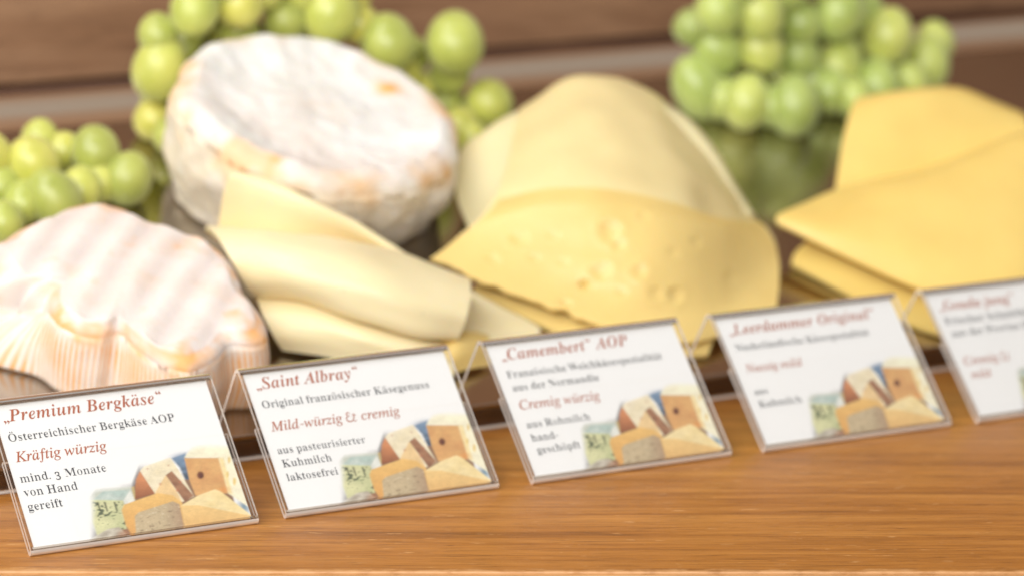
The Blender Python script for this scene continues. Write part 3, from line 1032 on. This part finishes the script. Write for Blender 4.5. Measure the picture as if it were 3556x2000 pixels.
def card_px(i, xs, ss):
    x0, y0, a = CARDS[i]
    ca, sa = math.cos(a), math.sin(a)
    p0 = card_point(0, 0, 0)
    X = np.stack([xs, p0[1]+fu[0]*ss, p0[2]+fu[1]*ss], -1)
    W = np.stack([ca*X[..., 0]-sa*X[..., 1]+x0, sa*X[..., 0]+ca*X[..., 1]+y0, X[..., 2]], -1)
    d = W-CAM
    z = d @ FWD
    return 1778+FPX*(d @ RIGHT)/z, 1000-FPX*(d @ UP)/z


# crops of the photograph in which the lettering was measured: (offset x, offset y, scale)
CROP = [(0, 1250, 900/1739), (800, 1150, 950/1966), (1600, 1050, 1000/2070), (2350, 900, 1206/2184), (2350, 900, 1206/2184)]


def cxs(i, x, y):
    ox, oy, k = CROP[i]
    return card_xs(i, ox+x*k, oy+y*k)


# paper rectangle from the second card
q = [cxs(1, *p_) for p_ in ((85, 298), (1525, 137), (1885, 1098), (425, 1300))]
PX0, PX1 = (q[0][0]+q[3][0])/2, (q[1][0]+q[2][0])/2
PS0, PS1 = (q[2][1]+q[3][1])/2, (q[0][1]+q[1][1])/2
print('paper', PX0, PX1, PS0, PS1, 'sheet', SLEN)

# -------- lettering: serif letters made from the mathematical alphabets of Blender's own font
STY = {'T': (0x1D468, 0.0, 0.010), 'I': (0x1D434, 0.003, 0.0), 'R': (0x1D400, 0.0, 0.026)}
UML = {'ä': 'a', 'ö': 'o', 'ü': 'u', 'Ö': 'O', 'Ä': 'A', 'Ü': 'U'}
_gl = {}


def _mapch(c, sty):
    b = STY[sty][0]
    if 'A' <= c <= 'Z': return chr(b+ord(c)-65)
    if c == 'h' and sty == 'I': return '\u210e'
    if 'a' <= c <= 'z': return chr(b+26+ord(c)-97)
    if c == '3': return chr(0x1D7CE+3)
    return c


def _txt(s, off, stretch=0.0):
    """outline of some letters; with stretch, only the upright strokes get thinner by that much"""
    cu = bpy.data.curves.new('glyph', 'FONT')
    cu.body = s
    cu.resolution_u = 3
    cu.offset = off
    ob = bpy.data.objects.new('glyph', cu)
    COL.objects.link(ob)
    dg = bpy.context.evaluated_depsgraph_get()
    me = bpy.data.meshes.new_from_object(ob.evaluated_get(dg))
    V = np.array([v.co[:2] for v in me.vertices]).reshape(-1, 2)
    if stretch and len(V):
        # pull the outline in sideways only: uprights get thinner, hairlines and serifs stay
        edges = {}
        for p in me.polygons:
            vs = list(p.vertices)
            ar = sum(V[a_][0]*V[b_][1]-V[b_][0]*V[a_][1] for a_, b_ in zip(vs, vs[1:]+vs[:1]))
            if ar < 0: vs = vs[::-1]
            for a_, b_ in zip(vs, vs[1:]+vs[:1]): edges[(a_, b_)] = 1
        nx_ = np.zeros(len(V)); cnt = np.zeros(len(V))
        for (a_, b_) in edges:
            if (b_, a_) in edges: continue
            e_ = V[b_]-V[a_]
            l_ = math.hypot(*e_)+1e-12
            for k in (a_, b_): nx_[k] += e_[1]/l_; cnt[k] += 1
        V = V.copy()
        V[:, 0] -= stretch*nx_/np.maximum(cnt, 1)
    F = [tuple(p.vertices) for p in me.polygons]
    bpy.data.objects.remove(ob)
    bpy.data.curves.remove(cu)
    bpy.data.meshes.remove(me)
    return V, F


def disc(x, y, r, n=12):
    V = [(x+r*math.cos(2*math.pi*k/n), y+r*math.sin(2*math.pi*k/n)) for k in range(n)]
    return np.array(V), [tuple(range(n))]


def ribbon(pts, ws):
    P = catmull(np.array(pts), 6)
    W = np.interp(np.linspace(0, 1, len(P)), np.linspace(0, 1, len(ws)), ws)
    d = np.gradient(P, axis=0)
    d /= np.linalg.norm(d, axis=1, keepdims=True)+1e-9
    n = np.stack([-d[:, 1], d[:, 0]], 1)
    V = np.concatenate([P+n*W[:, None]/2, P-n*W[:, None]/2])
    m = len(P)
    return V, [(i, i+1, m+i+1, m+i) for i in range(m-1)]


def join(parts):
    V, F = [], []
    for v, f in parts:
        b = sum(len(x) for x in V)
        V.append(np.asarray(v, float))
        F += [tuple(i+b for i in t) for t in f]
    return np.concatenate(V), F


def comma(x, y, flip=1):
    return join([disc(x, y, 0.052), ribbon([(x+.045*flip, y), (x+.04*flip, y-.06*flip), (x-.03*flip, y-.15*flip)], [.075, .05, .012])])


def glyph(c, sty):
    if (c, sty) in _gl: return _gl[(c, sty)]
    off = STY[sty][1]
    it = sty in 'TI'
    sl = 0.22 if it else 0.0
    if c == ' ': r = (np.zeros((0, 2)), [], 0.24)
    elif c == '.': v, f = disc(.10, .05, .052); r = (v, f, .24)
    elif c == '-': v, f = ribbon([(.04, .25), (.17, .25), (.30, .25)], [.055]*3); r = (v, f, .34)
    elif c == '„':
        v, f = join([comma(.08, .02), comma(.24, .02)]); r = (v, f, .36)
    elif c == '“':
        v, f = join([comma(.10, .56, -1), comma(.26, .56, -1)]); v = v+np.array([0.08, 0]); r = (v, f, .42)
    elif c == '&':
        v, f = join([ribbon([(.40, .56), (.32, .66), (.18, .66), (.13, .55), (.20, .44), (.32, .40)], [.03, .05, .06, .07, .06, .03]),
                     ribbon([(.32, .40), (.14, .38), (.04, .24), (.08, .06), (.26, -.01), (.44, .06), (.58, .26), (.64, .50), (.62, .60)], [.03, .05, .07, .09, .08, .05, .06, .05, .03]),
                     ribbon([(.46, .44), (.62, .46), (.78, .44)], [.03, .05, .04]),
                     ribbon([(.50, .20), (.50, .04), (.60, -.01), (.72, .06)], [.03, .06, .06, .03])])
        r = (v, f, .84)
    else:
        b = UML.get(c, c)
        ch = _mapch(b, sty)
        hw = chr(STY[sty][0]+7)
        V, F = _txt(ch, off, STY[sty][2])
        w2 = _txt(hw+hw, 0)[0]
        w3 = _txt(hw+ch+hw, 0)[0]
        adv = (w3[:, 0].max()-w3[:, 0].min())-(w2[:, 0].max()-w2[:, 0].min())
        if c == '3':
            V = V*np.array([.9, .95])+np.array([0, -.16])
        if c in UML:
            h = 0.82 if c.isupper() else 0.61
            cx = (V[:, 0].min()+V[:, 0].max())/2+(0.05 if it else 0)
            V, F = join([(V, F), disc(cx-.085, h, .048), disc(cx+.085, h, .048)])
        r = (V, F, adv)
    _gl[(c, sty)] = r
    return r


def line_mesh(text, sty):
    parts, x = [], 0.0
    for c in text:
        v, f, adv = glyph(c, sty)
        if len(v): parts.append((v+np.array([x, 0]), f))
        x += adv+(0.012 if sty != 'R' else 0.006)
    return join(parts)


def lettering(name, i, lines, mat_, parent):
    """lines: (text, style, start px, end px) measured in the crop of card i"""
    VV = []
    for text, sty, a, b in lines:
        V, F = line_mesh(text, sty)
        xa, sa = cxs(i, *a)
        xb, sb = cxs(i, *b)
        x0, x1 = V[:, 0].min(), V[:, 0].max()
        k = (xb-xa)/(x1-x0)
        ky = k*1.02
        s = (sa+sb)/2
        P = np.stack([xa+(V[:, 0]-x0)*k, s+V[:, 1]*ky], 1)
        VV.append((P, F))
    V, F = join(VV)
    W = [card_point(x, s, 0.014) for x, s in V]
    return mk(name, W, F, mat_, parent=parent, smooth=False)


# -------- the printed picture of cheeses, painted onto a fine mesh (it is flat in the photograph too)
def picture_mesh():
    nx, ny = 230, 190
    xa = cxs(0, 540, 1225)[0]
    xs = np.linspace(xa, PX1-0.005, nx)
    ss = np.linspace(PS0+0.005, PS0+(PS1-PS0)*0.60, ny)
    X, Y = np.meshgrid(xs, ss)
    fx, fy = card_px(0, X, Y)
    ox, oy, k = CROP[0]
    px, py = (fx-ox)/k, (fy-oy)/k
    img = np.ones((ny, nx, 3))*np.array(srgb(252, 252, 252))

    def inside(poly, soft=5.0):
        P = np.array(poly, float)
        ins = np.zeros(px.shape, bool)
        dist = np.full(px.shape, 1e9)
        for (x1, y1), (x2, y2) in zip(P, np.roll(P, -1, 0)):
            cond = ((y1 > py) != (y2 > py))
            xin = (x2-x1)*(py-y1)/((y2-y1) if abs(y2-y1) > 1e-9 else 1e-9)+x1
            ins ^= cond & (px < xin)
            ex, ey = x2-x1, y2-y1
            t = np.clip(((px-x1)*ex+(py-y1)*ey)/(ex*ex+ey*ey), 0, 1)
            dist = np.minimum(dist, np.hypot(px-x1-t*ex, py-y1-t*ey))
        sd = np.where(ins, dist, -dist)
        return np.clip(sd/soft+0.5, 0, 1)

    rs = np.random.RandomState(3)

    def smooth_noise(step):
        gy, gx = int(ny/step)+3, int(nx/step)+3
        g = rs.rand(gy, gx)
        yy, xx = np.mgrid[0:ny, 0:nx]/step
        y0, x0 = yy.astype(int), xx.astype(int)
        fy_, fx_ = yy-y0, xx-x0
        return (g[y0, x0]*(1-fx_)*(1-fy_)+g[y0, x0+1]*fx_*(1-fy_)+g[y0+1, x0]*(1-fx_)*fy_+g[y0+1, x0+1]*fx_*fy_)

    def paint(mask, c, c2=None, g=None):
        nonlocal img
        c = np.array(srgb(*c))
        if c2 is not None:
            gg = np.clip(g, 0, 1)[..., None]
            c = c*(1-gg)+np.array(srgb(*c2))*gg
        img = img*(1-mask[..., None])+c*mask[..., None]

    blob = lambda cx, cy, rx, ry, p_=1.0: np.exp(-(((px-cx)/rx)**2+((py-cy)/ry)**2)**p_)
    paint(0.75*blob(925, 790, 60, 110), (70, 62, 66))
    paint(0.55*blob(880, 840, 80, 40), (120, 112, 112))
    paint(0.85*blob(625, 1190, 55, 80), (60, 52, 52))
    paint(0.9*blob(1640, 980, 40, 70), (96, 140, 165))
    paint(0.7*blob(1195, 640, 70, 40), (120, 140, 175))
    paint(inside([(1150, 655), (1245, 618), (1262, 740), (1312, 912), (1262, 850), (1205, 720)], 14), (122, 152, 184), (46, 54, 66), (py-660)/190+0.5*(smooth_noise(6)-.5))
    paint(inside([(640, 1170), (830, 930), (930, 800), (1150, 800), (1320, 800), (1560, 900), (1600, 1060), (900, 1170)], 10), (150, 112, 84))
    # blue-veined cheese
    paint(inside([(600, 915), (640, 860), (880, 845), (905, 935), (870, 1000), (830, 1120), (655, 1180), (615, 1090)], 12), (205, 210, 196))
    paint(inside([(622, 938), (690, 880), (872, 868), (826, 942)], 8), (172, 198, 190), (206, 216, 208), smooth_noise(9))
    paint(inside([(610, 936), (828, 940), (842, 1020), (850, 1130), (650, 1172), (622, 1085)], 6), (226, 224, 170), (200, 206, 150), smooth_noise(12))
    paint(inside([(826, 942), (872, 872), (908, 935), (860, 985)], 6), (232, 234, 226))
    sp = smooth_noise(3.2)*0.6+smooth_noise(7)*0.4
    m = inside([(618, 945), (826, 948), (845, 1130), (650, 1165)], 6)
    paint(m*np.clip((sp-0.63)*12, 0, 1)*0.85, (52, 74, 58))
    for x0 in (655, 702, 768):
        paint(0.8*inside([(x0-8, 950), (x0+6, 950), (x0+24, 1012), (x0+14, 1015)], 5), (46, 56, 44))
    paint(0.8*inside([(880, 850), (900, 846), (915, 930), (900, 936)], 5), (214, 190, 120))
    # pale wedge with brown sides
    paint(inside([(938, 742), (965, 712), (1142, 650), (1205, 745), (1302, 912), (1225, 950), (1040, 898)], 5), (250, 238, 208), (238, 222, 180), smooth_noise(14))
    paint(inside([(938, 742), (1038, 893), (905, 932), (912, 800)], 5), (222, 142, 84), (150, 86, 50), (py-800)/130)
    paint(inside([(1038, 893), (1112, 768), (1200, 905), (1220, 950), (1100, 905)], 5), (244, 208, 146))
    paint(inside([(1112, 770), (1152, 742), (1300, 908), (1240, 948)], 5), (178, 126, 88), (146, 96, 68), smooth_noise(8))
    for (x0, y0, r_) in ((1075, 830, 9), (1187, 872, 9), (1130, 705, 6), (1210, 815, 10), (990, 728, 6)):
        paint(0.6*blob(x0, y0, r_, r_*1.1, 2), (200, 110, 70))
    # tall block at the right
    paint(inside([(1236, 652), (1288, 578), (1400, 560), (1545, 572), (1600, 700), (1690, 1000), (1530, 892), (1468, 658)], 8), (251, 244, 212))
    paint(inside([(1236, 655), (1466, 655), (1500, 770), (1530, 890), (1312, 908), (1270, 800)], 5), (232, 178, 104), (222, 160, 92), smooth_noise(10))
    paint(inside([(1466, 655), (1500, 655), (1560, 900), (1530, 890)], 16), (250, 226, 160))
    paint(blob(1345, 770, 24, 26, 4), (122, 66, 46)); paint(0.6*blob(1352, 775, 13, 15, 3), (92, 46, 34))
    for (x0, y0, a_, b_) in ((1537, 668, 10, 24), (1527, 765, 9, 24), (1573, 812, 12, 28)):
        paint(0.9*blob(x0, y0, a_, b_, 3), (240, 205, 110))
    paint(0.7*blob(1500, 868, 34, 22), (232, 150, 60))
    # orange rind in front
    paint(inside([(816, 1005), (832, 968), (1058, 890), (1160, 905), (1222, 955), (1240, 1128), (890, 1182), (846, 1110)], 7), (246, 196, 104), (232, 170, 82), (py-930)/220)
    m = inside([(905, 1045), (930, 1020), (1160, 945), (1205, 965), (1237, 1128), (912, 1172)], 7)
    paint(m, (204, 182, 142), (184, 150, 118), np.clip((px-1100)/140, 0, 1))
    sp2 = smooth_noise(2.4)
    paint(m*np.clip((sp2-0.78)*9, 0, 1)*0.7, (120, 92, 66)); paint(m*np.clip((0.2-sp2)*9, 0, 1)*0.6, (232, 218, 186))
    # yellow wedge in front at the right
    paint(inside([(1216, 972), (1330, 905), (1442, 864), (1482, 880), (1694, 1045), (1690, 1075), (1244, 1128)], 5), (250, 228, 170), (246, 220, 150), smooth_noise(14))
    paint(inside([(1216, 974), (1330, 972), (1694, 1045), (1690, 1078), (1246, 1128)], 5), (246, 206, 128), (238, 190, 112), (py-990)/120+smooth_noise(12)*.3)
    # mould rind at the bottom
    paint(inside([(560, 1228), (640, 1180), (722, 1132), (800, 1118), (862, 1182), (600, 1235)], 8), (222, 214, 196), (170, 158, 140), smooth_noise(5))
    paint(0.5*blob(830, 1165, 40, 26), (210, 140, 90))
    # it fades into the white of the card at the left and above
    f1 = np.clip((px-(585+18*smooth_noise(20)))/55, 0, 1)
    line = np.interp(px, [540, 640, 880, 930, 1130, 1240, 1330, 1700], [900, 850, 815, 690, 625, 590, 552, 555])
    f2 = np.clip((py-line)/45, 0, 1)
    fade = (f1*f2)[..., None]
    img = img*fade+np.array(srgb(251, 251, 251))*(1-fade)
    img = img*(1+0.05*(rs.rand(ny, nx, 1)-0.5))
    for ax in (0, 1):
        img = (np.roll(img, 1, ax)+2*img+np.roll(img, -1, ax))/4
    tex = 1+0.10*(smooth_noise(2.0)-0.5)+0.12*(smooth_noise(6.0)-0.5)+0.10*(smooth_noise(17.0)-0.5)
    img = img*(1+(tex[..., None]-1)*fade)
    img = img*0.86+img.mean(2, keepdims=True)*0.14
    img = np.clip(img/np.array(srgb(251, 251, 251)), 0, 1)*np.array([0.84, 0.84, 0.835])
    V = [card_point(x, s, 0.007) for x, s in zip(X.ravel(), Y.ravel())]
    F = [(i*nx+j, i*nx+j+1, (i+1)*nx+j+1, (i+1)*nx+j) for i in range(ny-1) for j in range(nx-1)]
    return V, F, img.reshape(-1, 3)


SPEC = [
    dict(label='clear acrylic price card reading Premium Bergkäse, nearest at the left edge',
         head=[('„Premium Bergkäse“', 'T', (25, 412), (1098, 286))],
         desc=[('Österreichischer Bergkäse AOP', 'R', (62, 545), (1175, 408))],
         taste=[('Kräftig würzig', 'I', (108, 684), (722, 604))],
         orig=[('mind. 3 Monate', 'R', (140, 820), (716, 746)), ('von Hand', 'R', (165, 914), (525, 867)), ('gereift', 'R', (193, 1008), (425, 980))]),
    dict(label='clear acrylic price card reading Saint Albray, in front of the pale rolled slices',
         head=[('„Saint Albray“', 'T', (190, 419), (930, 328))],
         desc=[('Original französischer Käsegenuss', 'R', (235, 550), (1432, 407))],
         taste=[('Mild-würzig & cremig', 'I', (297, 719), (1225, 601))],
         orig=[('aus pasteurisierter', 'R', (345, 880), (975, 800)), ('Kuhmilch', 'R', (380, 975), (733, 932)), ('laktosefrei', 'R', (412, 1073), (778, 1028))]),
    dict(label='clear acrylic price card reading Camembert AOP, in front of the slice mound',
         head=[('„Camembert“ AOP', 'T', (300, 420), (1212, 303))],
         desc=[('Französische Weichkäsespezialität', 'R', (340, 545), (1450, 404)), ('aus der Normandie', 'R', (380, 637), (1000, 560))],
         taste=[('Cremig würzig', 'I', (432, 770), (1008, 695))],
         orig=[('aus Rohmilch', 'R', (480, 902), (935, 845)), ('hand-', 'R', (515, 997), (708, 974)), ('geschöpft', 'R', (555, 1082), (865, 1046))]),
    dict(label='clear acrylic price card reading Leerdammer Original, second from the right and blurred',
         head=[('„Leerdammer Original“', 'T', (335, 476), (1255, 370))],
         desc=[('Niederländische Käsespezialität', 'R', (375, 574), (1215, 480))],
         taste=[('Nussig mild', 'I', (440, 712), (795, 667))],
         orig=[('aus', 'R', (495, 853), (575, 842)), ('Kuhmilch', 'R', (525, 932), (792, 898))]),
    dict(label='clear acrylic price card reading Gouda jung, cut off by the right edge',
         head=[('„Gouda jung“', 'T', (1655, 320), (2135, 272))],
         desc=[('Frischer Schnittkäse', 'R', (1695, 408), (2290, 345)), ('aus der Provinz Holland', 'R', (1735, 482), (2400, 412))],
         taste=[('Cremig &', 'I', (1815, 664), (2105, 630)), ('mild', 'I', (1860, 748), (1985, 732))],
         orig=None)]

Va, Fa, mi = acrylic_mesh()
pv = [card_point(x, s, o_) for o_ in (0.0, -0.03) for x, s in ((PX0, PS0), (PX1, PS0), (PX1, PS1), (PX0, PS1))]
pf = [(0, 1, 2, 3), (7, 6, 5, 4), (0, 4, 5, 1), (1, 5, 6, 2), (2, 6, 7, 3), (3, 7, 4, 0)]
pic = picture_mesh()
proto = {}
for i, ((x, y, a), sp) in enumerate(zip(CARDS, SPEC)):
    root = empty('price_card', (x, y, 0), a)
    tag(root, sp['label'], 'price card', 'price cards standing in a row along the tray')
    if i == 0:
        hold = mk('acrylic_holder', Va, Fa, [M_CLEAR, M_CUT, M_BEND], parent=root, smooth=False, midx=mi)
        paper = mk('paper_insert', pv, pf, M_PAPER, parent=root, smooth=False)
        pict = mk('cheese_picture', pic[0], pic[1], M_PRINT, parent=paper, smooth=False, cols=pic[2])
        proto = dict(h=hold, p=paper, c=pict)
    else:
        hold = link(proto['h'].copy(), root)
        paper = link(proto['p'].copy(), root)
        pict = link(proto['c'].copy(), paper)
    lettering('heading', i, sp['head'], M_RED, paper)
    lettering('description_text', i, sp['desc'], M_BLACK, paper)
    lettering('taste_text', i, sp['taste'], M_RED, paper)
    if sp['orig']: lettering('origin_text', i, sp['orig'], M_BLACK, paper)
